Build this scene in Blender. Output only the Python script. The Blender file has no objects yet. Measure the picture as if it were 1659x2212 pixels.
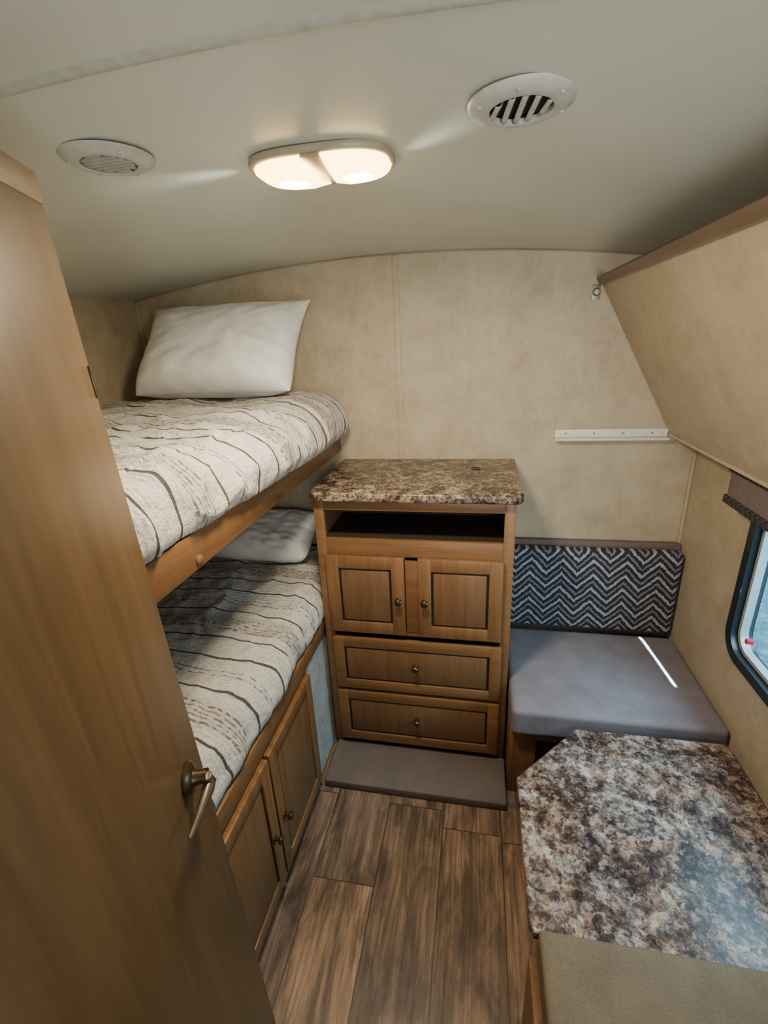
import bpy, bmesh, math, random
from mathutils import Vector, Matrix, noise
random.seed(4)
C = bpy.context.scene.collection
PI = math.pi

# ------------------------------------------------------------------ camera
H = 1.65
Rv = Vector((.9821, .0220, -.1872)); Fv = Vector((.1869, -.3438, .9203)); Dv = Vector((.0461, .9377, .3446))
Dv.normalize(); Fv = (Fv - Fv.dot(Dv)*Dv).normalized(); Rv = Dv.cross(Fv).normalized()
if Rv.x < 0: Rv = -Rv
cx = Vector((Rv.x, Fv.x, -Dv.x)); cy = -Vector((Rv.y, Fv.y, -Dv.y)); cz = -Vector((Rv.z, Fv.z, -Dv.z))
M = Matrix((cx, cy, cz)).transposed()
cam = bpy.data.cameras.new('camera'); camo = bpy.data.objects.new('camera', cam); C.objects.link(camo)
cam.sensor_fit = 'HORIZONTAL'; cam.sensor_width = 36; cam.lens = 36*1012/1659; cam.clip_start = .01
camo.matrix_world = Matrix.Translation((0, 0, H)) @ M.to_4x4()
bpy.context.scene.camera = camo

def ray(u, v): return M @ Vector((u-829.5, -(v-1106), -1012))
def P(u, v, axis, val):
    d = ray(u, v); o = Vector((0, 0, H)); i = 'XYZ'.index(axis)
    return o + d*((val-o[i])/d[i])

# ------------------------------------------------------------------ materials
def newmat(name):
    m = bpy.data.materials.new(name); m.use_nodes = True
    nt = m.node_tree; b = nt.nodes['Principled BSDF']
    return m, nt, b
def N(nt, t, **kw):
    n = nt.nodes.new(t)
    for k, v in kw.items(): setattr(n, k, v)
    return n
def pos(nt, scale=(1, 1, 1), rot=(0, 0, 0)):
    g = N(nt, 'ShaderNodeNewGeometry'); mp = N(nt, 'ShaderNodeMapping')
    mp.inputs['Scale'].default_value = scale; mp.inputs['Rotation'].default_value = rot
    nt.links.new(g.outputs['Position'], mp.inputs['Vector']); return mp.outputs['Vector']
def nz(nt, vec, scale, detail=4, rough=.5, dist=0):
    n = N(nt, 'ShaderNodeTexNoise'); n.inputs['Scale'].default_value = scale; n.inputs['Detail'].default_value = detail
    n.inputs['Roughness'].default_value = rough; n.inputs['Distortion'].default_value = dist
    nt.links.new(vec, n.inputs['Vector']); return n.outputs['Fac']
def ramp(nt, fac, stops, interp='LINEAR'):
    r = N(nt, 'ShaderNodeValToRGB'); cr = r.color_ramp; cr.interpolation = interp
    while len(cr.elements) < len(stops): cr.elements.new(.5)
    for e, (p, c) in zip(cr.elements, stops):
        e.position = p; e.color = (*c, 1)
    nt.links.new(fac, r.inputs['Fac']); return r.outputs['Color']
def math_(nt, op, a, b=None, c=None):
    n = N(nt, 'ShaderNodeMath', operation=op)
    for i, x in enumerate((a, b, c)):
        if x is None: continue
        if isinstance(x, (int, float)): n.inputs[i].default_value = x
        else: nt.links.new(x, n.inputs[i])
    return n.outputs[0]
def mix(nt, fac, a, b, blend='MIX'):
    n = N(nt, 'ShaderNodeMix', data_type='RGBA', blend_type=blend)
    for i, x in ((0, fac), (6, a), (7, b)):
        if isinstance(x, (int, float)): n.inputs[i].default_value = x
        elif isinstance(x, tuple): n.inputs[i].default_value = (*x, 1)
        else: nt.links.new(x, n.inputs[i])
    return n.outputs[2]
def bump(nt, b, h, s=.3, d=.01):
    n = N(nt, 'ShaderNodeBump'); n.inputs['Strength'].default_value = s; n.inputs['Distance'].default_value = d
    nt.links.new(h, n.inputs['Height']); nt.links.new(n.outputs['Normal'], b.inputs['Normal'])
def plain(name, col, rough=.5, metal=0, sub=None):
    m, nt, b = newmat(name)
    f = nz(nt, pos(nt), 60, 2)
    c = ramp(nt, f, [(.3, tuple(x*.88 for x in col)), (.7, tuple(min(1, x*1.08) for x in col))])
    nt.links.new(c, b.inputs['Base Color']); b.inputs['Roughness'].default_value = rough; b.inputs['Metallic'].default_value = metal
    return m
def wood(name, dark, light, axis='Z', rough=.4, scale=1.0, fine=.4):
    m, nt, b = newmat(name)
    s = [22*scale]*3; s['XYZ'.index(axis)] = 1.6*scale
    v = pos(nt, tuple(s))
    f = nz(nt, v, 1.6, 6, .6, .6)
    c = ramp(nt, f, [(.3, dark), (.7, light)])
    f2 = nz(nt, pos(nt, (3, 3, 3)), 1, 2)
    c = mix(nt, .25, c, ramp(nt, f2, [(.3, tuple(x*.7 for x in dark)), (.7, light)]))
    s2 = [90*scale]*3; s2['XYZ'.index(axis)] = 5*scale
    f3 = nz(nt, pos(nt, tuple(s2)), 1.5, 3)
    c = mix(nt, fine, c, ramp(nt, f3, [(.35, (.55, .55, .55)), (.6, (1, 1, 1))]), 'MULTIPLY')
    nt.links.new(c, b.inputs['Base Color']); b.inputs['Roughness'].default_value = rough
    bump(nt, b, f, .08, .002)
    return m

CW_D, CW_L = (.160, .075, .029), (.265, .132, .053)
M_woodZ = wood('honey_wood_vertical', CW_D, CW_L, 'Z', fine=.25)
M_woodX = wood('honey_wood_horizontal', CW_D, CW_L, 'X', fine=.25)
M_woodY = wood('honey_wood_lengthwise', CW_D, CW_L, 'Y', fine=.25)
M_panel = wood('cabinet_panel_wood', (.145, .072, .032), (.22, .113, .050), 'Z', fine=.25)
M_doorw = wood('door_wood', (.085, .050, .021), (.128, .076, .033), 'Z', .38, .7, .25)
M_dark = plain('dark_glaze', (.016, .010, .008), .5)
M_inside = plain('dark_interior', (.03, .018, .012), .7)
M_bronze = plain('aged_bronze', (.10, .07, .045), .3, .8)
M_metal = plain('brushed_metal', (.30, .25, .19), .28, .9)
M_white = plain('white_plastic', (.76, .75, .68), .4)
M_vent = plain('vent_plastic', (.46, .46, .41), .4)
M_vent2 = plain('closed_louvre_plastic', (.34, .335, .30), .5)
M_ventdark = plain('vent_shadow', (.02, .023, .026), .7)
M_black = plain('black_rubber', (.012, .014, .018), .35)
M_red = plain('red_latch', (.5, .03, .05), .4)
M_screw = plain('dull_screw', (.3, .28, .23), .4, .6)
M_brownfab = plain('brown_valance_fabric', (.17, .13, .12), .8)

def wallmat(name, a, b_, c_):
    m, nt, b = newmat(name)
    f = nz(nt, pos(nt), 9, 9, .72, .3)
    f2 = nz(nt, pos(nt, (60, 60, 25)), 1, 3)
    c = ramp(nt, f, [(.32, a), (.5, b_), (.68, c_)])
    c = mix(nt, .2, c, ramp(nt, f2, [(.35, a), (.65, c_)]))
    nt.links.new(c, b.inputs['Base Color']); b.inputs['Roughness'].default_value = .55
    bump(nt, b, f2, .12, .002)
    return m
M_wall = wallmat('beige_wallpaper', (.385, .31, .205), (.47, .39, .27), (.55, .465, .335))
M_palepanel = wallmat('pale_panel', (.22, .22, .215), (.36, .36, .35), (.48, .48, .47))
m, nt, b = newmat('satin_ceiling'); M_ceil = m
f = nz(nt, pos(nt), 90, 3); f2 = nz(nt, pos(nt), 3, 3)
nt.links.new(ramp(nt, f2, [(.3, (.54, .56, .49)), (.7, (.61, .63, .55))]), b.inputs['Base Color'])
b.inputs['Roughness'].default_value = .30; bump(nt, b, f, .15, .002)
M_seam = plain('ceiling_seam_vinyl', (.42, .43, .37), .4)

# floor planks
m, nt, b = newmat('vinyl_plank_floor'); M_floor = m
g = N(nt, 'ShaderNodeNewGeometry'); sx = N(nt, 'ShaderNodeSeparateXYZ'); nt.links.new(g.outputs['Position'], sx.inputs[0])
X, Y = sx.outputs[0], sx.outputs[1]
pw = .2045
xr = math_(nt, 'DIVIDE', math_(nt, 'ADD', X, .5+pw*10), pw)
xi = math_(nt, 'FLOOR', xr); xf = math_(nt, 'FRACT', xr)
wn = N(nt, 'ShaderNodeTexWhiteNoise', noise_dimensions='1D'); nt.links.new(xi, wn.inputs['W'])
yr = math_(nt, 'ADD', math_(nt, 'DIVIDE', Y, 1.0), math_(nt, 'MULTIPLY', wn.outputs['Value'], 7.3))
yi = math_(nt, 'FLOOR', yr); yf = math_(nt, 'FRACT', yr)
cmb = N(nt, 'ShaderNodeCombineXYZ'); nt.links.new(xi, cmb.inputs[0]); nt.links.new(yi, cmb.inputs[1])
wn2 = N(nt, 'ShaderNodeTexWhiteNoise', noise_dimensions='2D'); nt.links.new(cmb.outputs[0], wn2.inputs['Vector'])
off = N(nt, 'ShaderNodeCombineXYZ'); nt.links.new(math_(nt, 'MULTIPLY', wn2.outputs['Value'], 40), off.inputs[2])
va = N(nt, 'ShaderNodeVectorMath', operation='ADD'); nt.links.new(g.outputs['Position'], va.inputs[0]); nt.links.new(off.outputs[0], va.inputs[1])
mp2 = N(nt, 'ShaderNodeMapping'); mp2.inputs['Scale'].default_value = (9, 2.4, 1); nt.links.new(va.outputs[0], mp2.inputs['Vector'])
kn = nz(nt, mp2.outputs[0], 1.6, 7, .66, .5)
sv = N(nt, 'ShaderNodeSeparateXYZ'); nt.links.new(va.outputs[0], sv.inputs[0])
mp4 = N(nt, 'ShaderNodeMapping'); mp4.inputs['Scale'].default_value = (4, 1.2, 1); nt.links.new(va.outputs[0], mp4.inputs['Vector'])
bend = nz(nt, mp4.outputs[0], 1.5, 2, .5)
gx = math_(nt, 'ADD', math_(nt, 'MULTIPLY', sv.outputs[0], 95), math_(nt, 'MULTIPLY', bend, 7))
cg = N(nt, 'ShaderNodeCombineXYZ'); nt.links.new(gx, cg.inputs[0]); nt.links.new(math_(nt, 'MULTIPLY', sv.outputs[1], 2.6), cg.inputs[1]); nt.links.new(math_(nt, 'MULTIPLY', wn2.outputs['Value'], 40), cg.inputs[2])
gr = nz(nt, cg.outputs[0], 1.0, 9, .8, .1)
base = ramp(nt, gr, [(.32, (.085, .056, .040)), (.45, (.19, .130, .090)), (.55, (.295, .207, .145)), (.68, (.46, .34, .245))])
kc = ramp(nt, kn, [(.42, (1.16, 1.10, 1.05)), (.50, (.80, .76, .74)), (.58, (.45, .43, .43)), (.70, (.18, .17, .18))])
base = mix(nt, .95, base, kc, 'MULTIPLY')
wn3 = N(nt, 'ShaderNodeTexWhiteNoise', noise_dimensions='3D'); nt.links.new(cmb.outputs[0], wn3.inputs['Vector'])
tone = ramp(nt, wn3.outputs['Value'], [(0, (.60, .62, .67)), (.5, (.92, .88, .84)), (1, (1.22, 1.10, .96))])
base = mix(nt, 1, base, tone, 'MULTIPLY')
g1 = math_(nt, 'LESS_THAN', xf, .018); g2 = math_(nt, 'LESS_THAN', yf, .0035)
gg = math_(nt, 'MAXIMUM', g1, g2)
base = mix(nt, math_(nt, 'MULTIPLY', gg, .85), base, (.025, .016, .011))
nt.links.new(base, b.inputs['Base Color']); b.inputs['Roughness'].default_value = .42
bump(nt, b, gr, .15, .002)

def granite(name, s, cols, warm, rough=.18, k1=.17, k2=.13):
    m, nt, b = newmat(name)
    v = pos(nt)
    wn_ = N(nt, 'ShaderNodeTexNoise'); wn_.inputs['Scale'].default_value = 60*s; wn_.inputs['Detail'].default_value = 3; nt.links.new(v, wn_.inputs['Vector'])
    vm = N(nt, 'ShaderNodeVectorMath', operation='SCALE'); vm.inputs['Scale'].default_value = .026/s; nt.links.new(wn_.outputs['Color'], vm.inputs[0])
    vd = N(nt, 'ShaderNodeVectorMath', operation='ADD'); nt.links.new(v, vd.inputs[0]); nt.links.new(vm.outputs[0], vd.inputs[1])
    def cell(sc):
        vo = N(nt, 'ShaderNodeTexVoronoi'); vo.inputs['Scale'].default_value = sc*s; nt.links.new(vd.outputs[0], vo.inputs['Vector'])
        q = N(nt, 'ShaderNodeSeparateColor'); nt.links.new(vo.outputs['Color'], q.inputs[0]); return q.outputs
    r1, r2 = cell(66), cell(150)
    f1 = nz(nt, v, 26*s, 7, .74, .3)
    f3 = nz(nt, v, 7*s, 5, .65, .5)
    f4 = nz(nt, v, 8*s, 5, .65, .9)
    t = math_(nt, 'MULTIPLY', f4, .60)
    t = math_(nt, 'ADD', t, math_(nt, 'MULTIPLY', f1, .40))
    t = math_(nt, 'ADD', t, math_(nt, 'MULTIPLY', math_(nt, 'SUBTRACT', r1[0], .5), k1))
    t = math_(nt, 'ADD', t, math_(nt, 'MULTIPLY', math_(nt, 'SUBTRACT', r2[0], .5), k2))
    c = ramp(nt, t, cols)
    c2 = ramp(nt, t, [(p, (q[0]*warm[0], q[1]*warm[1], q[2]*warm[2])) for p, q in cols])
    c = mix(nt, ramp(nt, math_(nt, 'ADD', math_(nt, 'MULTIPLY', f3, .8), math_(nt, 'MULTIPLY', r1[1], .2)), [(.45, (0, 0, 0)), (.56, (1, 1, 1))]), c, c2)
    nt.links.new(c, b.inputs['Base Color']); b.inputs['Roughness'].default_value = rough
    b.inputs['Specular IOR Level'].default_value = .3
    return m
M_gran = granite('granite_laminate', 2.0, [(.38, (.020, .015, .013)), (.46, (.070, .050, .038)), (.51, (.145, .110, .080)), (.56, (.27, .22, .165)), (.65, (.46, .40, .32))], (1.0, .88, .76), .25, .13, .10)
M_gran2 = granite('granite_table_laminate', 1.05, [(.38, (.024, .018, .022)), (.45, (.072, .054, .056)), (.50, (.145, .117, .112)), (.555, (.27, .235, .218)), (.66, (.52, .475, .44))], (1.02, .80, .64), .32, .12, .10)

def fabric(name, col, rough=.9):
    m, nt, b = newmat(name)
    f = nz(nt, pos(nt), 12, 4); f2 = nz(nt, pos(nt), 300, 2)
    c = ramp(nt, f, [(.3, tuple(x*.85 for x in col)), (.7, tuple(x*1.1 for x in col))])
    c = mix(nt, .5, c, ramp(nt, f2, [(.35, (.65, .65, .65)), (.65, (1.15, 1.15, 1.15))]), 'MULTIPLY')
    nt.links.new(c, b.inputs['Base Color']); b.inputs['Roughness'].default_value = rough
    bump(nt, b, f2, .3, .001); return m
M_seat = fabric('grey_vinyl_cushion', (.20, .182, .212), .88)
M_seat_warm = fabric('warm_lit_grey_vinyl', (.175, .132, .085), .8)  # same grey vinyl as the far seat, warm light put into its colour
M_step = fabric('brown_grey_vinyl_step', (.132, .102, .092), .7)
M_pillow = fabric('white_pillow_cotton', (.86, .86, .85), .85)

def xyz(nt):
    g = N(nt, 'ShaderNodeNewGeometry'); sx = N(nt, 'ShaderNodeSeparateXYZ'); nt.links.new(g.outputs['Position'], sx.inputs[0]); return sx.outputs
m, nt, b = newmat('chevron_fabric'); M_chev = m
sx = xyz(nt)
wob = nz(nt, pos(nt), 150, 2); wob2 = nz(nt, pos(nt), 18, 2)
xw = math_(nt, 'ADD', sx[0], math_(nt, 'MULTIPLY', wob2, .020))
tri = math_(nt, 'PINGPONG', xw, .062)
v = math_(nt, 'ADD', sx[2], math_(nt, 'MULTIPLY', tri, 1.05))
fr = math_(nt, 'DIVIDE', v, .125)
fr = math_(nt, 'FRACT', math_(nt, 'ADD', fr, math_(nt, 'MULTIPLY', wob, .14)))
nv, gy, wh = (.020, .023, .038), (.19, .19, .21), (.36, .36, .37)
c = ramp(nt, fr, [(0, nv), (.07, wh), (.18, nv), (.33, gy), (.42, nv), (.57, wh), (.68, nv), (.83, gy), (.92, nv)], 'CONSTANT')
nt.links.new(c, b.inputs['Base Color']); b.inputs['Roughness'].default_value = .9
bump(nt, b, wob, .3, .002)

m, nt, b = newmat('braided_trim'); M_braid = m
sx = xyz(nt)
tz2 = math_(nt, 'PINGPONG', sx[2], .011)
fr = math_(nt, 'FRACT', math_(nt, 'DIVIDE', math_(nt, 'ADD', sx[1], math_(nt, 'MULTIPLY', tz2, 1.5)), .026))
c = ramp(nt, fr, [(0, (.012, .012, .02)), (.42, (.20, .16, .14)), (.55, (.015, .015, .025)), (.85, (.10, .06, .05))], 'CONSTANT')
nt.links.new(c, b.inputs['Base Color']); b.inputs['Roughness'].default_value = .9

m, nt, b = newmat('striped_blanket'); M_blank = m
sx = xyz(nt)
w = nz(nt, pos(nt), 1.6, 1); w2 = nz(nt, pos(nt), 14, 2)
yy = math_(nt, 'ADD', sx[1], math_(nt, 'MULTIPLY', math_(nt, 'SUBTRACT', w, .5), .07))
yy = math_(nt, 'ADD', yy, math_(nt, 'MULTIPLY', math_(nt, 'SUBTRACT', w2, .5), .010))
fr = math_(nt, 'FRACT', math_(nt, 'DIVIDE', yy, .38))
cr, dk, gy, tn = (.76, .73, .68), (.105, .085, .075), (.25, .215, .195), (.36, .32, .295)
st_ = [(0, cr), (.04, dk), (.060, cr)]
for k in range(5): st_ += [(.16+k*.036, gy if k % 2 == 0 else tn), (.176+k*.036, cr)]
st_ += [(.44, dk), (.460, cr), (.60, gy), (.615, cr), (.645, gy), (.66, cr), (.80, dk), (.820, cr)]
c = ramp(nt, fr, st_, 'CONSTANT')
brk = nz(nt, pos(nt), 75, 2, .5)
grp = math_(nt, 'MAXIMUM', math_(nt, 'MULTIPLY', math_(nt, 'GREATER_THAN', fr, .14), math_(nt, 'LESS_THAN', fr, .36)), math_(nt, 'MULTIPLY', math_(nt, 'GREATER_THAN', fr, .57), math_(nt, 'LESS_THAN', fr, .7)))
bm_ = ramp(nt, brk, [(.47, (0, 0, 0)), (.56, (.9, .9, .9))])
bsep = N(nt, 'ShaderNodeSeparateColor'); nt.links.new(bm_, bsep.inputs[0])
c = mix(nt, math_(nt, 'MULTIPLY', bsep.outputs[0], grp), c, cr)
band = ramp(nt, fr, [(.12, (1, 1, 1)), (.2, (.84, .82, .80)), (.33, (.84, .82, .80)), (.40, (1, 1, 1))])
c = mix(nt, 1, c, band, 'MULTIPLY')
fz = nz(nt, pos(nt), 85, 5, .7)
c = mix(nt, .4, c, ramp(nt, fz, [(.36, (.42, .41, .40)), (.56, (1, 1, 1))]), 'MULTIPLY')
nt.links.new(c, b.inputs['Base Color']); b.inputs['Roughness'].default_value = .95
rib = math_(nt, 'SINE', math_(nt, 'MULTIPLY', yy, 2*PI/.0140))
hgt_ = math_(nt, 'ADD', fz, math_(nt, 'MULTIPLY', rib, .10))
bump(nt, b, hgt_, 1, .012)

m, nt, b = newmat('lit_lens'); M_lens = m
b.inputs['Base Color'].default_value = (.9, .85, .7, 1); b.inputs['Emission Color'].default_value = (1, .64, .19, 1); b.inputs['Emission Strength'].default_value = 12
m, nt, b = newmat('bulb_glow'); M_bulb = m
b.inputs['Base Color'].default_value = (1, .9, .7, 1); b.inputs['Emission Color'].default_value = (1, .88, .55, 1); b.inputs['Emission Strength'].default_value = 80
m, nt, b = newmat('tinted_window_glass'); M_glass = m
tr = N(nt, 'ShaderNodeBsdfTransparent'); tr.inputs[0].default_value = (.74, .94, 1, 1)
gl = N(nt, 'ShaderNodeBsdfGlossy'); gl.inputs['Roughness'].default_value = .05
ms = N(nt, 'ShaderNodeMixShader'); ms.inputs[0].default_value = .06
nt.links.new(tr.outputs[0], ms.inputs[1]); nt.links.new(gl.outputs[0], ms.inputs[2])
nt.links.new(ms.outputs[0], nt.nodes['Material Output'].inputs['Surface'])
m, nt, b = newmat('outdoor_gravel'); M_gravel = m
nt.links.new(ramp(nt, nz(nt, pos(nt), 18, 6, .7), [(.35, (.14, .26, .29)), (.55, (.38, .58, .62)), (.7, (.78, .90, .92))]), b.inputs['Base Color'])

# ------------------------------------------------------------------ mesh builder
class MB:
    def __init__(s): s.v = []; s.f = []
    def add(s, bm):
        o = len(s.v); bm.verts.ensure_lookup_table()
        for i, v in enumerate(bm.verts): v.index = i
        s.v += [v.co.copy() for v in bm.verts]; s.f += [[o+v.index for v in f.verts] for f in bm.faces]
        bm.free(); return s
    def box(s, x0, x1, y0, y1, z0, z1, bev=0, seg=2):
        x0, x1 = sorted((x0, x1)); y0, y1 = sorted((y0, y1)); z0, z1 = sorted((z0, z1))
        bm = bmesh.new(); bmesh.ops.create_cube(bm, size=1)
        for v in bm.verts:
            v.co = Vector(((x0+x1)/2+v.co.x*(x1-x0), (y0+y1)/2+v.co.y*(y1-y0), (z0+z1)/2+v.co.z*(z1-z0)))
        if bev: bmesh.ops.bevel(bm, geom=bm.edges[:], offset=bev, segments=seg, profile=.5, affect='EDGES')
        return s.add(bm)
    def rbox(s, x0, x1, y0, y1, z0, z1, r=.03, n=22, puff=(0, 0, 0), wob=0):
        bm = bmesh.new(); lo = Vector((x0, y0, z0)); hi = Vector((x1, y1, z1)); c = (lo+hi)/2; h = (hi-lo)/2
        ts = [math.sin(PI/2*(2*i/n-1)) for i in range(n+1)]
        for ax in range(3):
            for sg in (-1, 1):
                gv = []
                for a in ts:
                    row = []
                    for b_ in ts:
                        q = [0, 0, 0]; q[ax] = sg; q[(ax+1) % 3] = a; q[(ax+2) % 3] = b_
                        p = Vector((c.x+q[0]*h.x, c.y+q[1]*h.y, c.z+q[2]*h.z))
                        inn = Vector([min(max(p[k], lo[k]+r), hi[k]-r) for k in range(3)])
                        d = p-inn
                        if d.length > 1e-9: p = inn+d.normalized()*r
                        for k in range(3):
                            if puff[k]:
                                k1, k2 = (k+1) % 3, (k+2) % 3
                                p[k] += q[k]*puff[k]*(1-q[k1]**2)*(1-q[k2]**2)
                        if wob: p += Vector((0, 0, 1))*wob*noise.noise(p*7)
                        row.append(bm.verts.new(p))
                    gv.append(row)
                for i in range(n):
                    for j in range(n):
                        q4 = [gv[i][j], gv[i+1][j], gv[i+1][j+1], gv[i][j+1]]
                        if sg < 0: q4.reverse()
                        bm.faces.new(q4)
        bmesh.ops.remove_doubles(bm, verts=bm.verts[:], dist=1e-5)
        return s.add(bm)
    def lathe(s, prof, origin, axis, n=24):
        axis = Vector(axis).normalized(); a = axis.orthogonal().normalized(); b = axis.cross(a); o = Vector(origin)
        bm = bmesh.new(); rings = []
        for r, h in prof:
            rings.append([bm.verts.new(o+axis*h+(a*math.cos(2*PI*k/n)+b*math.sin(2*PI*k/n))*max(r, 1e-5)) for k in range(n)])
        for i in range(len(rings)-1):
            for k in range(n):
                bm.faces.new([rings[i][k], rings[i][(k+1) % n], rings[i+1][(k+1) % n], rings[i+1][k]])
        bmesh.ops.remove_doubles(bm, verts=bm.verts[:], dist=3e-5)
        bmesh.ops.recalc_face_normals(bm, faces=bm.faces[:])
        return s.add(bm)
    def tube(s, pts, r, n=10, flat=1):
        pts = [Vector(p) for p in pts]; bm = bmesh.new(); rings = []
        rr = r if isinstance(r, (list, tuple)) else [r]*len(pts)
        for i, p in enumerate(pts):
            t = (pts[min(i+1, len(pts)-1)]-pts[max(i-1, 0)]).normalized()
            a = t.cross(Vector((.03, .02, 1))).normalized() if abs(t.z) < .9 else t.cross(Vector((.3, 1, .1))).normalized(); b = t.cross(a)
            rings.append([bm.verts.new(p+(a*math.cos(2*PI*k/n)*flat+b*math.sin(2*PI*k/n))*rr[i]) for k in range(n)])
        for i in range(len(rings)-1):
            for k in range(n): bm.faces.new([rings[i][k], rings[i][(k+1) % n], rings[i+1][(k+1) % n], rings[i+1][k]])
        bm.faces.new(rings[0][::-1]); bm.faces.new(rings[-1])
        bmesh.ops.recalc_face_normals(bm, faces=bm.faces[:])
        return s.add(bm)
    def prism(s, poly, axis, a, b, bev=0, seg=2):
        i = 'XYZ'.index(axis)
        def mk(p, h):
            q = list(p); q.insert(i, h); return Vector(q)
        bm = bmesh.new()
        A = [bm.verts.new(mk(p, a)) for p in poly]; B = [bm.verts.new(mk(p, b)) for p in poly]
        bm.faces.new(A); bm.faces.new(B[::-1]); n = len(poly)
        for k in range(n): bm.faces.new([A[k], B[k], B[(k+1) % n], A[(k+1) % n]])
        bmesh.ops.recalc_face_normals(bm, faces=bm.faces[:])
        if bev:
            fs = [f for f in bm.faces if len(f.verts) == n and n != 4 or abs(f.normal[i]) > .9]
            es = {e for f in fs for e in f.edges}
            bmesh.ops.bevel(bm, geom=list(es), offset=bev, segments=seg, profile=.5, affect='EDGES')
        return s.add(bm)
    def ring(s, outer, inner, axis, a, b):
        i = 'XYZ'.index(axis)
        def mk(p, h):
            q = list(p); q.insert(i, h); return Vector(q)
        bm = bmesh.new(); n = len(outer)
        L = [[bm.verts.new(mk(p, h)) for p in poly] for poly, h in ((outer, a), (outer, b), (inner, b), (inner, a))]
        for q in range(4):
            A, B = L[q], L[(q+1) % 4]
            for k in range(n): bm.faces.new([A[k], A[(k+1) % n], B[(k+1) % n], B[k]])
        bmesh.ops.recalc_face_normals(bm, faces=bm.faces[:])
        return s.add(bm)
    def grid(s, pts):
        bm = bmesh.new(); gv = [[bm.verts.new(p) for p in r] for r in pts]
        for i in range(len(gv)-1):
            for j in range(len(gv[0])-1): bm.faces.new([gv[i][j], gv[i+1][j], gv[i+1][j+1], gv[i][j+1]])
        return s.add(bm)
    def xf(s, Mx): s.v = [Mx @ v for v in s.v]; return s
    def build(s, name, mat, parent=None, label=None, smooth=.7):
        xs = [v.x for v in s.v]; ys = [v.y for v in s.v]; zs = [v.z for v in s.v]
        c = Vector(((min(xs)+max(xs))/2, (min(ys)+max(ys))/2, min(zs)))
        me = bpy.data.meshes.new(name); me.from_pydata([v-c for v in s.v], [], s.f); me.update()
        if smooth:
            for p in me.polygons: p.use_smooth = True
            me.set_sharp_from_angle(angle=smooth)
        me.materials.append(mat)
        o = bpy.data.objects.new(name, me); C.objects.link(o)
        o['wo'] = list(c)
        if parent is not None:
            o.parent = parent; o.location = c-Vector(parent['wo'])
        else: o.location = c
        if label: o['label'] = label
        return o
def thing(name, label, cat, loc, group=None):
    o = bpy.data.objects.new(name, None); C.objects.link(o); o.location = loc; o['wo'] = list(loc)
    o.empty_display_size = .05
    o['label'] = label; o['category'] = cat
    if group: o['group'] = group
    return o
def tag(o, label, cat, group=None):
    o['label'] = label; o['category'] = cat
    if group: o['group'] = group
    return o
def struct(o): o['kind'] = 'structure'; return o
def rrect(a0, a1, b0, b1, r, n=8):
    out = []
    for (ca, cb, s0) in ((a1-r, b1-r, 0), (a0+r, b1-r, 1), (a0+r, b0+r, 2), (a1-r, b0+r, 3)):
        for k in range(n+1):
            t = (s0+k/n)*PI/2; out.append((ca+r*math.cos(t), cb+r*math.sin(t)))
    return out

# ------------------------------------------------------------------ room shell
XL, XR, YB, YR = -1.45, .83, 1.96, -1.1
def zc(x): return H+.303-.082*(x+.35)**2
struct(MB().box(XL-.05, XR+.05, YR-.05, YB+.05, -.05, 0).build('floor', M_floor))
xs = [XL-.05+(XR-XL+.1)*i/48 for i in range(49)]
struct(MB().prism([(x, zc(x)) for x in xs]+[(XR+.05, 2.02), (XL-.05, 2.02)], 'Y', YR-.05, YB+.05).build('ceiling', M_ceil))
xs2 = [XL+(XR-XL)*i/48 for i in range(49)]
prof = [(XL, 0)]+[(x, zc(x)) for x in xs2]+[(XR, 0)]
struct(MB().prism(prof, 'Y', YB, YB+.05).build('wall_back', M_wall))
struct(MB().prism(prof, 'Y', YR-.05, YR).build('wall_rear', M_wall))
struct(MB().box(XL-.05, XL, YR-.05, YB+.05, 0, zc(XL)).build('wall_left', M_wall))
wy0, wy1, wz0, wz1 = .72, 1.495, .635, 1.20
hy0, hy1, hz0, hz1 = wy0+.03, wy1-.03, wz0+.03, wz1-.03
w = MB()
w.box(XR, XR+.05, YR-.05, hy0, 0, zc(XR)); w.box(XR, XR+.05, hy1, YB+.05, 0, zc(XR))
w.box(XR, XR+.05, hy0, hy1, 0, hz0); w.box(XR, XR+.05, hy0, hy1, hz1, zc(XR))
struct(w.build('wall_right', M_wall))
struct(MB().tube([(x, YB-.002, zc(x)-.002) for x in xs2], .0035, 6).build('trim_1', wood('trim_wood', (.30, .23, .14), (.42, .33, .21), 'X')))
t = MB()
a = P(855, 620, 'Y', YB)
t.box(a.x-.012, a.x+.012, YB-.004, YB, .9, zc(a.x)-.008, .0015)
struct(t.build('trim_2', M_wall))
struct(MB().box(XL, XL+.012, YB-.012, YB, 1.2, zc(XL)-.01, .004).build('trim_3', M_wall))
struct(MB().box(XR-.012, XR, YB-.012, YB, .4, 1.25, .004).build('trim_4', M_wall))
rows = []
pA = P(40, 188, 'Z', zc(-.36)-.003); pB = P(840, 30, 'Z', zc(-.1)-.003)
sl = (pB.y-pA.y)/(pB.x-pA.x)
for x in xs2:
    ys_ = pA.y+sl*(x-pA.x)
    rows.append([Vector((x, ys_-.012, zc(x))), Vector((x, ys_-.004, zc(x)-.004)), Vector((x, ys_+.004, zc(x)-.004)), Vector((x, ys_+.012, zc(x)))])
struct(MB().grid(rows).build('trim_5', M_seam))

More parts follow.
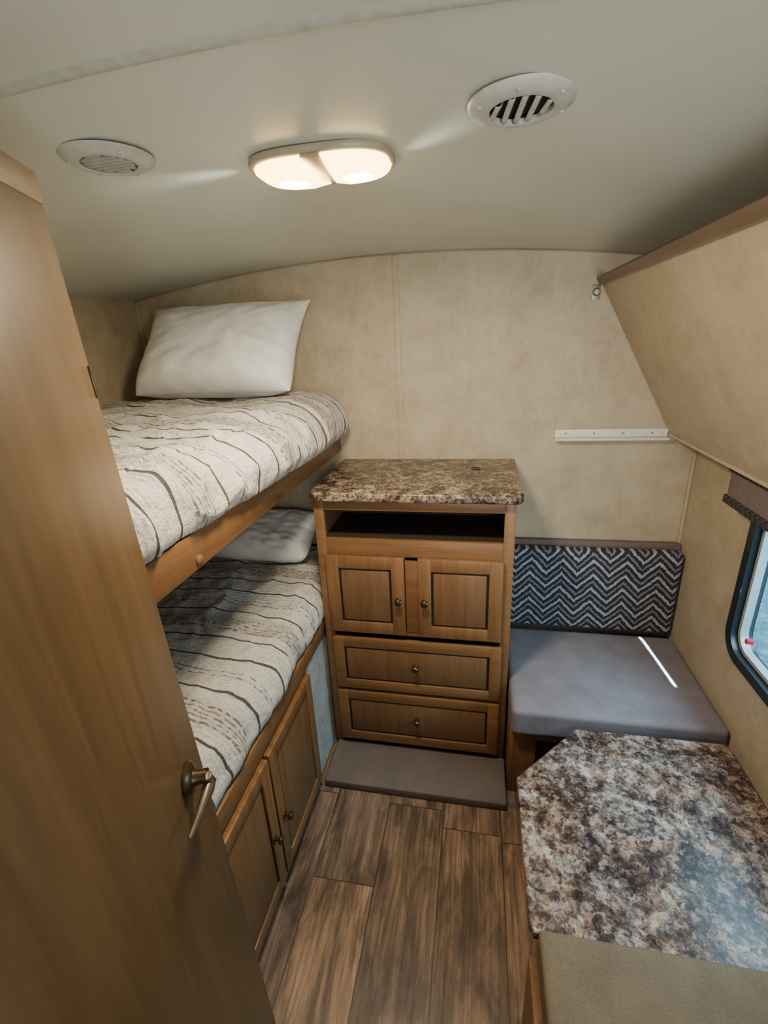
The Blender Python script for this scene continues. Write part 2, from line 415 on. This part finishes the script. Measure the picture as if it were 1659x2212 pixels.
# window
W = bpy.data.objects.new('window_1', None); C.objects.link(W); W.location = (XR, (wy0+wy1)/2, wz0); W['wo'] = [XR, (wy0+wy1)/2, wz0]; W['kind'] = 'structure'
W['label'] = 'black framed window with rounded corners in the right wall'
MB().ring(rrect(wy0, wy1, wz0, wz1, .09), rrect(wy0+.032, wy1-.032, wz0+.032, wz1-.032, .065), 'X', XR-.014, XR+.05).build('window_frame', M_black, W)
MB().ring(rrect(wy0+.034, wy1-.034, wz0+.034, wz1-.034, .063), rrect(wy0+.046, wy1-.046, wz0+.046, wz1-.046, .055), 'X', XR+.006, XR+.03).build('glazing_bead', plain('grey_bead', (.35, .4, .44), .3), W)
MB().prism(rrect(wy0+.034, wy1-.034, wz0+.034, wz1-.034, .06), 'X', XR+.022, XR+.026).build('pane', M_glass, W)
a = P(1617, 1383, 'X', XR-.01)
MB().box(XR-.018, XR+.004, a.y-.007, a.y+.005, a.z-.012, a.z+.004, .003).build('window_latch', M_red, W, 'red plastic latch')
struct(MB().box(XR+.6, 14, -8, 12, -.75, -.7).build('ground_outside', M_gravel))

# ------------------------------------------------------------------ entry door (left)
T = Vector((-.547, .60, 1.865)); Bp = Vector((-.474, .60, .02))
ez = (T-Bp).normalized(); ex = Vector((.33, -.944, 0)); ex = (ex-ex.dot(ez)*ez).normalized(); ey = ez.cross(ex)
if ey.dot(Vector((.94, .33, 0))) < 0: ey = -ey
Md = Matrix((ex, ey, ez)).transposed().to_4x4(); Md.translation = Bp
hd = (T-Bp).length
D1 = bpy.data.objects.new('door_1', None); C.objects.link(D1); D1.location = Bp; D1['wo'] = list(Bp); D1['kind'] = 'structure'
D1['label'] = 'brown wooden door standing open at the left with a bronze lever handle'
MB().box(0, .62, -.034, 0, 0, hd, .002).xf(Md).build('door_panel', M_doorw, D1)
MB().box(0, .62, -.035, .0012, hd-.035, hd+.001, .001).xf(Md).build('top_band', wood('door_band', (.17, .12, .06), (.23, .165, .09), 'Y'), D1)
o_ = Vector((0, 0, H))
def on_door(u, v, d=0):
    dd = ray(u, v); q = o_+dd*(((Bp+ey*d)-o_).dot(ey)/dd.dot(ey)); return Md.inverted() @ q
hl = on_door(403, 1683); hx, hz = hl.x, hl.z
hob = MB().lathe([(0, 0), (.029, 0), (.030, .004), (.025, .010), (.014, .013), (.012, .022), (.0125, .036), (0, .038)], (hx, 0, hz), (0, 1, 0), 32).xf(Md).build('door_handle', M_bronze, D1, 'bronze lever handle on a round rose')
d_ = .030
k0 = on_door(447, 1690, d_); k1 = on_door(409, 1814, d_)
lp = []
for k in range(9):
    t_ = k/8; q = k0.lerp(k1, t_); lp.append((q.x-.005*math.sin(t_*PI), d_+.006*(1-t_), q.z-.005*math.sin(t_*PI)))
lp = [(hx, d_+.002, hz)]+lp
MB().tube(lp, [.0125, .0135, .0125, .0115, .0105, .0095, .0085, .0075, .006, .004], 16, .8).xf(Md).build('lever', M_metal, hob)
ql = on_door(190, 826)
MB().box(-.001, .006, -.004, .003, ql.z-.022, ql.z+.022, .001).xf(Md).build('latch_plate', M_bronze, D1)

# ------------------------------------------------------------------ framed fronts
def knob_mb(p, ax):
    return MB().lathe([(0, 0), (.010, 0), (.010, .002), (.005, .005), (.005, .013), (.012, .017), (.0135, .022), (.010, .027), (0, .029)], p, ax, 20)
def front(parent, kind, mp, u0, u1, z0, z1, fw, hor, ku, kz):
    def bx(mb, a0, a1, b0, b1, d0, d1, bev=0):
        p, q = mp(a0, b0, d0), mp(a1, b1, d1)
        mb.box(p[0], q[0], p[1], q[1], p[2], q[2], bev)
    f = MB()
    bx(f, u0, u0+fw, z0, z1, .0, .02, .003); bx(f, u1-fw, u1, z0, z1, .0, .02, .003)
    bx(f, u0+fw-.002, u1-fw+.002, z1-fw, z1, .0, .0195, .003); bx(f, u0+fw-.002, u1-fw+.002, z0, z0+fw, .0, .0195, .003)
    o = f.build(kind, hor, parent)
    gq = MB(); bx(gq, u0+fw-.004, u1-fw+.004, z0+fw-.004, z1-fw+.004, .0, .0115)
    gq.build('groove', M_dark, o)
    pn = MB(); bx(pn, u0+fw+.008, u1-fw-.008, z0+fw+.008, z1-fw-.008, .004, .0165, .003)
    pn.build('inset_panel', M_panel, o)
    k0 = Vector(mp(ku, kz, .0195)); k1 = Vector(mp(ku, kz, .1))
    knob_mb(k0, k1-k0).build('knob', M_bronze, o)
    return o

# ------------------------------------------------------------------ dresser
YF = 1.495; dx0, dx1 = -.568, .133; ST = .036
ct = 1.164
DR = thing('dresser', 'brown wood dresser with open cubby, two doors and two drawers', 'dresser', ((dx0+dx1)/2, (YF+YB)/2, ST))
b_ = MB()
yb = YB-.002; bt = ct-.032
b_.box(dx0, dx0+.018, YF+.018, yb, 0.0, bt); b_.box(dx1-.018, dx1, YF+.018, yb, 0.0, bt)
b_.box(dx0+.018, dx1-.018, yb-.012, yb, ST, bt); b_.box(dx0+.018, dx1-.018, YF+.03, yb-.012, .95, .968); b_.box(dx0+.018, dx1-.018, YF+.03, yb-.012, ST, ST+.018)
b_.build('carcass', M_woodZ, DR)
f = MB()
f.box(dx0, dx0+.036, YF, YF+.018, ST, bt, .0015); f.box(dx1-.036, dx1, YF, YF+.018, ST, bt, .0015)
for z0, z1 in ((1.092, bt), (.905, .982), (.585, .605), (.05, .06), (.3, .335)):
    f.box(dx0+.036, dx1-.036, YF+.0005, YF+.018, z0, z1, .0015)
f.box(-.245, -.196, YF+.0005, YF+.018, .6, .92, .0015)
f.build('face_frame', M_woodX, DR)
mpD = lambda u, z, d: (u, YF-d, z)
front(DR, 'door', mpD, -.536, -.246, .60, .92, .047, M_woodZ, -.268, .752)
front(DR, 'door', mpD, -.196, .100, .60, .92, .047, M_woodZ, -.172, .752)
front(DR, 'drawer', mpD, -.536, .106, .332, .572, .042, M_woodX, -.212, .462)
front(DR, 'drawer', mpD, -.536, .106, .064, .316, .042, M_woodX, -.212, .2)
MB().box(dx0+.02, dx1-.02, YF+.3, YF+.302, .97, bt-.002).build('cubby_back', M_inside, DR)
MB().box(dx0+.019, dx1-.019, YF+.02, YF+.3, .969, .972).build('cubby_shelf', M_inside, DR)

c0x, c1x, cyf = -.576, .155, 1.468
poly = [(c0x, yb), (c1x, yb), (c1x, cyf+.05)]
for k in range(6):
    t_ = k/5*PI/2; poly.append((c1x-.03+.03*math.cos(t_), cyf+.03-.03*math.sin(t_)))
for k in range(6):
    t_ = k/5*PI/2; poly.append((c0x+.03-.03*math.sin(t_), cyf+.03-.03*math.cos(t_)))
CT = thing('countertop', 'brown granite-patterned countertop on top of the dresser', 'countertop', ((c0x+c1x)/2, 1.7, bt))
MB().prism(poly, 'Z', bt, ct, .007, 3).build('slab', M_gran, CT)
a = P(1028, 1013, 'Z', ct)
MB().lathe([(0, .0015), (.014, .0015), (.017, .003), (.019, .002), (.019, 0)], (a.x, a.y, ct), (0, 0, 1)).build('cable_grommet', M_black, CT)

st = MB().box(-.56, .137, 1.287, YF-.001, 0, ST, .006, 3)
tag(st.build('step', M_step), 'low dark vinyl covered step on the floor in front of the dresser', 'step')

# ------------------------------------------------------------------ bunks
xb = -.585
def wnoise(p): return noise.noise(p)
def ridge(p): return 1-abs(noise.noise(p))*2.4
def cover(y0, y1, zt, xf, zh, seed, bul, name, clampx=0, r=.085, amp=1):
    rows = []; xl = XL+.008
    ny = int((y1-y0)/.008); topn = 84; arcn = 22; dn = 16
    for j in range(ny+1):
        y = y0+(y1-y0)*j/ny; row = []
        xfj = xf(y)+.010*wnoise(Vector((y*6, seed, 3)))
        for i in range(topn+arcn+dn+1):
            if i <= topn:
                x = xl+(xfj-r-xl)*i/topn; z = zt; nrm = Vector((0, 0, 1)); k = 0
            elif i <= topn+arcn:
                t_ = (i-topn)/arcn*PI/2; x = xfj-r+r*math.sin(t_); z = zt-r+r*math.cos(t_); nrm = Vector((math.sin(t_), 0, math.cos(t_))); k = (i-topn)/arcn
            else:
                q = (i-topn-arcn)/dn; x = xfj-.014*q*q; z = (zt-r)+(zh+.003*wnoise(Vector((y*5, seed, 1)))-(zt-r))*q; nrm = Vector((1, 0, 0)); k = 1+q
            p = Vector((x, y, z)); s = Vector((seed*3.1, 0, 0))
            d = .025*wnoise(p*3.2+s)+.010*wnoise(Vector((p.x*7, p.y*11, p.z*7))+s)+.005*wnoise(p*24+s)
            cr_ = ridge(Vector(((p.x+p.y*.6)*3.2+seed, (p.y-p.x*.5)*5.5, p.z*3)))
            d += .012*max(0, cr_)**3
            cr2 = ridge(Vector(((p.x-p.y*.3)*6+seed*2, (p.y+p.x*.8)*9, p.z*5)))
            d += .006*max(0, cr2)**4
            d *= amp
            if k > 0:
                d += (.012*wnoise(Vector((seed, y*12+z*6, z*5)))+.007*wnoise(Vector((seed, y*34-z*10, z*8))))*min(k, 1)
                if k > 1: d *= 1-.6*(k-1)
            d += bul*math.sin(PI*min(1, max(0, (x-xl)/(xfj-xl))))*.5 if k == 0 else 0
            p += nrm*d
            e = max(0, 1-(y1-y)/.08); e2 = max(0, 1-(y-y0)/.07)
            dr = (1-math.sqrt(max(0, 1-e*e)))+(1-math.sqrt(max(0, 1-e2*e2)))
            p.z -= dr*.06*max(0, min(1, (p.z-zh)/.1)); p.x -= dr*.04*(k > 0)
            p.z = max(p.z, zh-.004)
            p.x = max(p.x, XL+.004)
            if clampx and y > 1.44: p.x = min(p.x, clampx)
            row.append(p)
        rows.append(row)
    def skirt(row, yy): return [[Vector((p.x, yy, p.z+(zh-p.z)*q)) for p in row] for q in (.25, .6, 1)]
    rows = skirt(rows[0], y0)[::-1]+rows+skirt(rows[-1], y1)
    o = MB().grid(rows).build(name, M_blank, None, smooth=3.1)
    for pl in o.data.polygons: pl.flip()
    md = o.modifiers.new('thickness', 'SOLIDIFY'); md.thickness = .006; md.offset = -1
    return o
by0 = .06
UB = thing('upper_bunk', 'upper bunk bed platform with brown wood front rail', 'bunk bed', (-1.0, 1.0, 1.2))
MB().box(xb-.02, xb, by0, YB-.003, 1.202, 1.285, .003).build('front_rail', M_woodY, UB)
MB().box(XL+.003, xb-.02, by0, YB-.003, 1.212, 1.24).build('platform', M_woodY, UB)
a = P(430, 1210, 'X', xb)
MB().lathe([(0, 0), (.012, 0), (.012, .003), (.009, .006), (0, .007)], (xb, a.y, a.z), (1, 0, 0)).build('screw_cap', M_woodZ, UB)
def xfu(y):
    t_ = min(1, max(0, (y-.75)/.7)); return -.568+.046*t_
tag(cover(by0+.005, YB-.02, 1.439, xfu, 1.290, 2, .035, 'blanket', 0, .110, 1.0), 'cream blanket with dark dashed stripes spread over the upper bunk', 'blanket')
LB = thing('lower_bunk', 'lower bunk base with wood rail and cupboard doors beneath', 'bunk bed', (-1.0, 1.0, 0))
MB().box(xb-.02, xb+.006, by0, YB-.003, .56, .620, .003).build('front_rail', M_woodY, LB)
MB().box(XL+.003, xb-.02, by0, YB-.003, .565, .59).build('platform', M_woodY, LB)
f = MB(); f.box(xb-.018, xb, by0, 1.295, .0, .06); f.box(xb-.018, xb, by0, 1.295, .53, .56)
for y in (by0, .54, .905, 1.265): f.box(xb-.018, xb, y, y+.03, .06, .53)
f.box(XL+.003, xb-.018, by0, by0+.018, 0, .56)
f.build('cabinet_frame', M_woodZ, LB)
MB().box(xb-.03, xb-.019, by0+.02, 1.295, 0, .56).build('cabinet_back', M_inside, LB)
MB().box(xb-.018, xb, 1.296, YB-.003, 0, .559).build('end_panel', M_palepanel, LB, 'pale grey mottled panel')
mpB = lambda u, z, d: (xb+d, u, z)
front(LB, 'door', mpB, .93, 1.285, .05, .545, .045, M_woodZ, .962, .27)
front(LB, 'door', mpB, .56, .92, .05, .545, .045, M_woodZ, .885, .27)
front(LB, 'door', mpB, .10, .545, .05, .545, .045, M_woodZ, .13, .27)
tag(cover(by0+.005, YB-.02, .762, lambda y: -.570, .628, 7, .02, 'blanket', xb+.012, .085, .8), 'cream blanket with dark dashed stripes spread over the lower bunk', 'blanket')

def pillow(name, center, ax, ay, W_, Hh, Tk, seed, soft=.07, crease=.020):
    ax = Vector(ax).normalized(); ay = Vector(ay).normalized(); an = ax.cross(ay)
    mb = MB(); n = 64
    for sg in (1, -1):
        rows = []
        for i in range(n+1):
            u = math.sin(PI/2*(2*i/n-1)); row = []
            for j in range(n+1):
                v = math.sin(PI/2*(2*j/n-1))
                x = W_*u*(1-.09*(1-v*v)*u*u); y = Hh*v*(1-.10*(1-u*u)*v*v)
                if v < 0 or soft > .1:
                    cl = 1-soft*(u*u*v*v)**1.5; x *= cl; y *= cl
                th = Tk*((1-u**4)**.6)*((1-v**4)**.6)*(1-.08*u*u-.08*v*v)*(1-.2*v)
                p = Vector(center)+ax*x+ay*y
                th *= 1+.14*noise.noise(Vector((u*1.7, v*1.7, seed)))
                edge = (1-u**4)*(1-v**4)
                c_ = noise.noise(Vector((math.atan2(v, u)*5, seed, sg)))*max(0, abs(u*v))**.6
                p += an*sg*(th+(crease*c_+.3*crease*noise.noise(Vector((u*5, v*5, seed+sg))))*edge)
                row.append(p)
            rows.append(row if sg > 0 else row[::-1])
        mb.grid(rows)
    bm = bmesh.new(); vs = [bm.verts.new(v) for v in mb.v]
    for f_ in mb.f: bm.faces.new([vs[k] for k in f_])
    bmesh.ops.remove_doubles(bm, verts=bm.verts[:], dist=1e-4); bmesh.ops.recalc_face_normals(bm, faces=bm.faces[:])
    m2 = MB(); m2.add(bm)
    return m2.build(name, M_pillow, None, smooth=3.1)
tag(pillow('pillow', (-.980, 1.765, 1.646), (1, .02, 0), (0, .26, .32), .335, .212, .104, 3), 'plump white pillow propped against the wall on the upper bunk', 'pillow')
tag(pillow('pillow', (-.93, 1.785, .868), (1, -.06, .0), (0, .32, .16), .27, .155, .060, 9, .16, .035), 'white pillow lying in shade at the head of the lower bunk', 'pillow')

# ------------------------------------------------------------------ ceiling light
lx0, lx1, ly0, ly1 = -.405, -.150, .870, 1.035
lcx, lcy = (lx0+lx1)/2, (ly0+ly1)/2; lzc = zc(lcx)-.001
CL = thing('ceiling_light', 'lit double ceiling light with two frosted lenses', 'light', (lcx, lcy, lzc-.04))
def sup(n, a, b, e, k=40):
    out = []
    for i in range(k):
        t_ = 2*PI*i/k; c_, s2 = math.cos(t_), math.sin(t_)
        out.append((lcx+a*abs(c_)**(2/e)*(1 if c_ > 0 else -1), lcy+b*abs(s2)**(2/e)*(1 if s2 > 0 else -1)))
    return out
La, Lb = (lx1-lx0)/2, (ly1-ly0)/2
M_fix = plain('beige_light_base', (.36, .31, .22), .4)
MB().prism(sup(0, La, Lb, 3.0, 60), 'Z', lzc-.012, lzc, .004, 2).build('base', M_fix, CL)
for sg in (-1, 1):
    rows = []
    for i in range(21):
        row = []
        for j in range(21):
            bb = math.sin(PI/2*(2*j/20-1)); aa = math.sin(PI/2*i/20)
            gap = .007+.011*(.5-bb*.5)
            xx = gap+(La*.94-gap)*aa
            wy = Lb*.90*(max(0, 1-(xx/(La*.95))**3.4))**(1/2.4)
            hgt = .016*math.sqrt(max(0, 1-bb**4))*math.sqrt(max(0, 1-max(0, aa)**5))*(.6+.4*min(1, aa*4))
            row.append(Vector((lcx+sg*xx, lcy+bb*wy, lzc-.0125-hgt)))
        rows.append(row)
    ln = MB().grid(rows).build('lens', M_lens, CL, None, 3.1)
    MB().lathe([(0, .0025), (.012, .0020), (.024, .0004), (.029, -.002), (0, -.003)], (lcx+sg*.060, lcy+.014, lzc-.0282), (0, 0, -1), 28).build('hot_spot', M_bulb, ln)
MB().prism([(lcx-.006, ly1-.008), (lcx+.006, ly1-.008), (lcx+.016, ly0+.006), (lcx-.016, ly0+.006)], 'Z', lzc-.016, lzc-.012, .001).build('divider', M_fix, CL)

# vents
def vent(x, y, R, r2, label, closed):
    z = zc(x)-.0015
    V = thing('ceiling_vent', label, 'vent', (x, y, z-.012), 'round ceiling vents')
    MB().lathe([(r2, .004), (r2, .010), (r2+.006, .012), (R-.012, .009), (R-.002, .004), (R, 0), (r2, 0)], (x, y, z), (0, 0, -1), 48).build('flange', M_vent, V)
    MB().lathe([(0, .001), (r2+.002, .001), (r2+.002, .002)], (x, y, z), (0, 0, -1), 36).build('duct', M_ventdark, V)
    n = 5 if not closed else 7
    for k in range(n):
        o_ = (k-(n-1)/2)*(2*r2/(n+.1)); hl_ = math.sqrt(max(0, (r2-.001)**2-(abs(o_)+.003)**2))
        wd = .0052 if not closed else .0040
        rows = []
        for q in range(9):
            s_ = -1+q/4
            cxk = x+o_-.004*s_; cyk = y+s_*hl_
            if closed: cxk, cyk = x+s_*hl_, y+o_
            if not closed:
                rows.append([Vector((cxk-wd, cyk, z-.0095)), Vector((cxk-wd*.2, cyk, z-.0110)), Vector((cxk+wd*.6, cyk, z-.0095)), Vector((cxk+wd, cyk, z-.005))])
            else:
                rows.append([Vector((cxk, cyk-wd, z-.006)), Vector((cxk, cyk-wd*.2, z-.0095)), Vector((cxk, cyk+wd*.7, z-.0095)), Vector((cxk, cyk+wd, z-.007))])
        o2 = MB().grid(rows).build('louvre', M_vent2 if closed else M_vent, V, None, 1.2)
        md = o2.modifiers.new('thickness', 'SOLIDIFY'); md.thickness = .0012
    for k in range(6):
        t_ = k*PI/3+.4
        MB().lathe([(0, 0), (.0035, 0), (.003, .002), (0, .003)], (x+(R-.012)*math.cos(t_), y+(R-.012)*math.sin(t_), z-.0085), (0, 0, -1), 10).build('screw', M_vent, V)
a = P(1126, 228, 'Z', zc(.05)-.006)
vent(a.x, a.y, .071, .042, 'round ceiling vent with open louvres right of the light', False)
a = P(234, 346, 'Z', zc(-.57)-.006)
vent(a.x, a.y, .071, .042, 'round ceiling vent with closed louvres left of the light, above the door', True)

# ------------------------------------------------------------------ slanted panel, right
pt_ = Vector((.418, 0, 1.815)); pb_ = Vector((.723, 0, 1.266)); dv = (pb_-pt_).normalized(); nn = Vector((-dv.z, 0, dv.x))
if nn.x > 0: nn = -nn
SP = thing('sloping_wall_panel', 'large beige panel sloping out above the window with wooden top rail', 'panel', (.6, 1.0, 1.266))
def quadprism(a, b, c_, d_, y0, y1): return MB().prism([(p.x, p.z) for p in (a, b, c_, d_)], 'Y', y0, y1)
bk = -nn*.02
quadprism(pt_+dv*.01, pb_, pb_+bk, pt_+dv*.01+bk, -.9, YB-.004).build('panel', M_wall, SP)
quadprism(pt_-dv*.010+nn*.010, pt_+dv*.016+nn*.010, pt_+dv*.016+bk*1.2, pt_-dv*.010+bk*1.2, -.9, YB-.004).build('top_rail', wood('rail_wood', (.12, .075, .045), (.20, .13, .08), 'Y'), SP)
quadprism(pb_+Vector((-.004, 0, 0)), Vector((XR-.002, 0, 1.266)), Vector((XR-.002, 0, 1.256)), pb_+Vector((-.004, 0, -.010)), -.9, YB-.004).build('ledge', M_wall, SP)
a = P(1290, 630, 'Y', YB-.02)
LT = thing('wall_latch', 'small metal latch on the wall under the sloping rail', 'latch', (a.x, YB, a.z-.02))
MB().lathe([(0, .0), (.014, .0), (.014, .004), (.009, .008), (.009, .018), (0, .019)], (a.x, YB-.004, a.z), (0, -1, 0)).build('barrel', M_screw, LT)
MB().box(a.x-.014, a.x+.014, YB-.004, YB-.001, a.z-.025, a.z+.025, .001).build('mounting_plate', M_screw, LT)

a = P(1200, 940, 'Y', YB-.02)
RL = thing('wall_rail', 'white support rail screwed to the back wall below the sloping panel', 'rail', (.53, YB-.02, 1.25))
MB().box(a.x, .716, YB-.034, YB-.001, 1.243, 1.252, .002).build('shelf_lip', M_white, RL)
MB().box(a.x, .716, YB-.008, YB-.001, 1.252, 1.284, .002).build('back_plate', M_white, RL)
for k in range(4):
    x = a.x+.04+k*.105
    MB().lathe([(0, 0), (.004, 0), (.003, .0025), (0, .003)], (x, YB-.008, 1.268), (0, -1, 0), 12).build('screw', M_screw, RL)

# ------------------------------------------------------------------ dinette
bx0, bx1 = .142, XR-.004
BN = thing('dinette_bench', 'wooden dinette bench base behind the table, beside the dresser', 'bench', (.48, 1.65, 0))
MB().box(bx0, bx0+.018, 1.375, YB-.003, 0, .30, .001).build('end_panel', M_woodZ, BN)
f = MB(); f.box(bx0+.018, .235, 1.375, 1.393, 0, .30, .001); f.box(.235, bx1, 1.375, 1.393, .265, .30, .001); f.box(.235, bx1, 1.375, 1.393, 0, .06, .001); f.box(bx1-.05, bx1, 1.375, 1.393, .06, .265, .001)
f.build('front_frame', M_woodZ, BN)
MB().box(bx0+.02, bx1, 1.40, YB-.004, 0, .27).build('storage_box', M_inside, BN)
MB().box(bx0+.018, bx1, 1.394, YB-.004, .275, .30).build('seat_board', M_woodX, BN)
tag(MB().rbox(bx0-.002, bx1-.002, 1.345, 1.86, .308, .418, .018, 26, (0, 0, .006)).build('seat_cushion', M_seat), 'grey padded seat cushion on the bench beside the dresser', 'cushion')
bc = MB().rbox(bx0+.0, bx1-.006, 1.865, 1.917, .428, .80, .016, 24, (0, .006, 0))
tag(bc.build('back_cushion', M_chev), 'dark and grey chevron back cushion upright against the wall', 'cushion')
tag(MB().box(bx0, bx1, 1.93, YB-.003, .302, .815, .004).build('backrest_board', M_brownfab), 'narrow brown backrest board behind the chevron cushion', 'board')

tz = .40
ey1 = .692
TB = thing('dinette_table', 'lowered granite-patterned dinette table with clipped corner', 'table', (.47, 1.0, 0))
tp = [(.14, 1.093), (.347, 1.311), (.80, 1.311), (.80, ey1+.004), (.148, ey1+.004), (.14, ey1+.02)]
MB().prism(tp, 'Z', tz-.028, tz, .005, 3).build('tabletop', M_gran2, TB)
MB().lathe([(0, 0), (.13, 0), (.13, .01), (.06, .02), (.035, .03), (.035, tz-.05), (.09, tz-.04), (.09, tz-.029), (0, tz-.029)], (.47, 1.0, 0), (0, 0, 1), 32).build('pedestal', M_metal, TB)

NB = thing('dinette_bench', 'wooden bench base at the near end of the table', 'bench', (.48, .35, 0))
MB().box(bx0-.002, bx0+.018, .1, ey1-.004, 0, .329, .002).build('end_panel', M_woodZ, NB)
MB().box(bx0+.02, bx1, .1, ey1-.01, 0, .31).build('storage_box', M_woodX, NB)
MB().box(bx0+.02, bx1, .1, ey1-.01, .31, .328).build('seat_board', M_woodX, NB)
tag(MB().rbox(bx0+.014, bx1-.002, .14, ey1, .335, .425, .010, 26, (0, 0, .004)).build('seat_cushion', M_seat_warm), 'grey padded seat cushion, coloured as warmly lit, at the near end of the table', 'cushion')

VL = thing('window_valance', 'brown fabric window valance with dark braided edges', 'valance', (.79, 1.1, 1.128))
MB().rbox(.762, XR-.002, .66, 1.553, 1.128, 1.250, .008, 14).build('valance_box', M_brownfab, VL)
for z in (1.127, 1.226):
    MB().box(.757, XR-.004, .655, 1.558, z, z+.026, .003).build('braid_trim', M_braid, VL)

# ------------------------------------------------------------------ lights
def area(name, loc, target, sx_, sy_, e, col, spread=None):
    l = bpy.data.lights.new(name, 'AREA'); l.shape = 'RECTANGLE'; l.size = sx_; l.size_y = sy_; l.energy = e; l.color = col
    if spread: l.spread = math.radians(spread)
    o = bpy.data.objects.new(name, l); C.objects.link(o); o.location = loc
    o.rotation_euler = (Vector(target)-Vector(loc)).to_track_quat('-Z', 'Y').to_euler(); return o
area('lamp_light', (lcx, lcy, lzc-.05), (lcx, lcy, 0), .20, .10, 17, (1, .85, .62))
area('room_fill', (.45, -.9, 1.62), (.38, 1.6, 1.55), .7, .5, 6.0, (.97, .97, .95), 75)
area('ceiling_fill', (.35, -.3, 1.0), (-.02, .8, 2.0), .9, .7, 4.6, (.94, 1, .95), 120)  # added upward fill to brighten the ceiling, no fitting stands here
area('window_light', (XR+.25, 1.1, 1.15), (.1, 1.15, .35), .6, .45, 10, (.84, .92, 1), 130)
# spots added to draw light streaks on the ceiling beside the fixture
for nm, (u, v), dirx, e_ in (('streak_spot_left', (425, 381), -1, 2.0), ('streak_spot_right', (965, 282), 1, 1.7)):
    l = bpy.data.lights.new(nm, 'SPOT'); l.energy = e_; l.spot_size = .60; l.spot_blend = 1; l.shadow_soft_size = .02; l.color = (.97, 1, .90)
    o = bpy.data.objects.new(nm, l); C.objects.link(o)
    o.location = (lcx+dirx*(La+.016), lcy+.005, lzc-.024)
    tgt = P(u, v, 'Z', zc(lcx+dirx*.2)); tgt.z -= .004
    o.rotation_euler = (tgt-o.location).to_track_quat('-Z', 'Y').to_euler()
# thin sliver of sun through the window
s0 = P(1388, 1380, 'Z', .424); s1 = P(1455, 1475, 'Z', .424); mid = (s0+s1)/2
src = Vector((.94, .95, 1.30)); dz_ = (src-mid).normalized(); dxv = (s1-s0); dxv = (dxv-dxv.dot(dz_)*dz_).normalized(); dyv = dz_.cross(dxv)
l = bpy.data.lights.new('sun_sliver', 'AREA'); l.shape = 'RECTANGLE'; l.size = .23; l.size_y = .004; l.energy = .5; l.spread = math.radians(.7); l.color = (1, .98, .95)
o = bpy.data.objects.new('sun_sliver', l); C.objects.link(o)
mm = Matrix((dxv, dyv, dz_)).transposed().to_4x4(); mm.translation = src; o.matrix_world = mm
wd_ = bpy.data.worlds.new('world'); bpy.context.scene.world = wd_; wd_.use_nodes = True
bg = wd_.node_tree.nodes['Background']; bg.inputs[0].default_value = (.60, .84, 1, 1); bg.inputs[1].default_value = 1.7
for o in bpy.data.objects:
    if 'wo' in o: del o['wo']
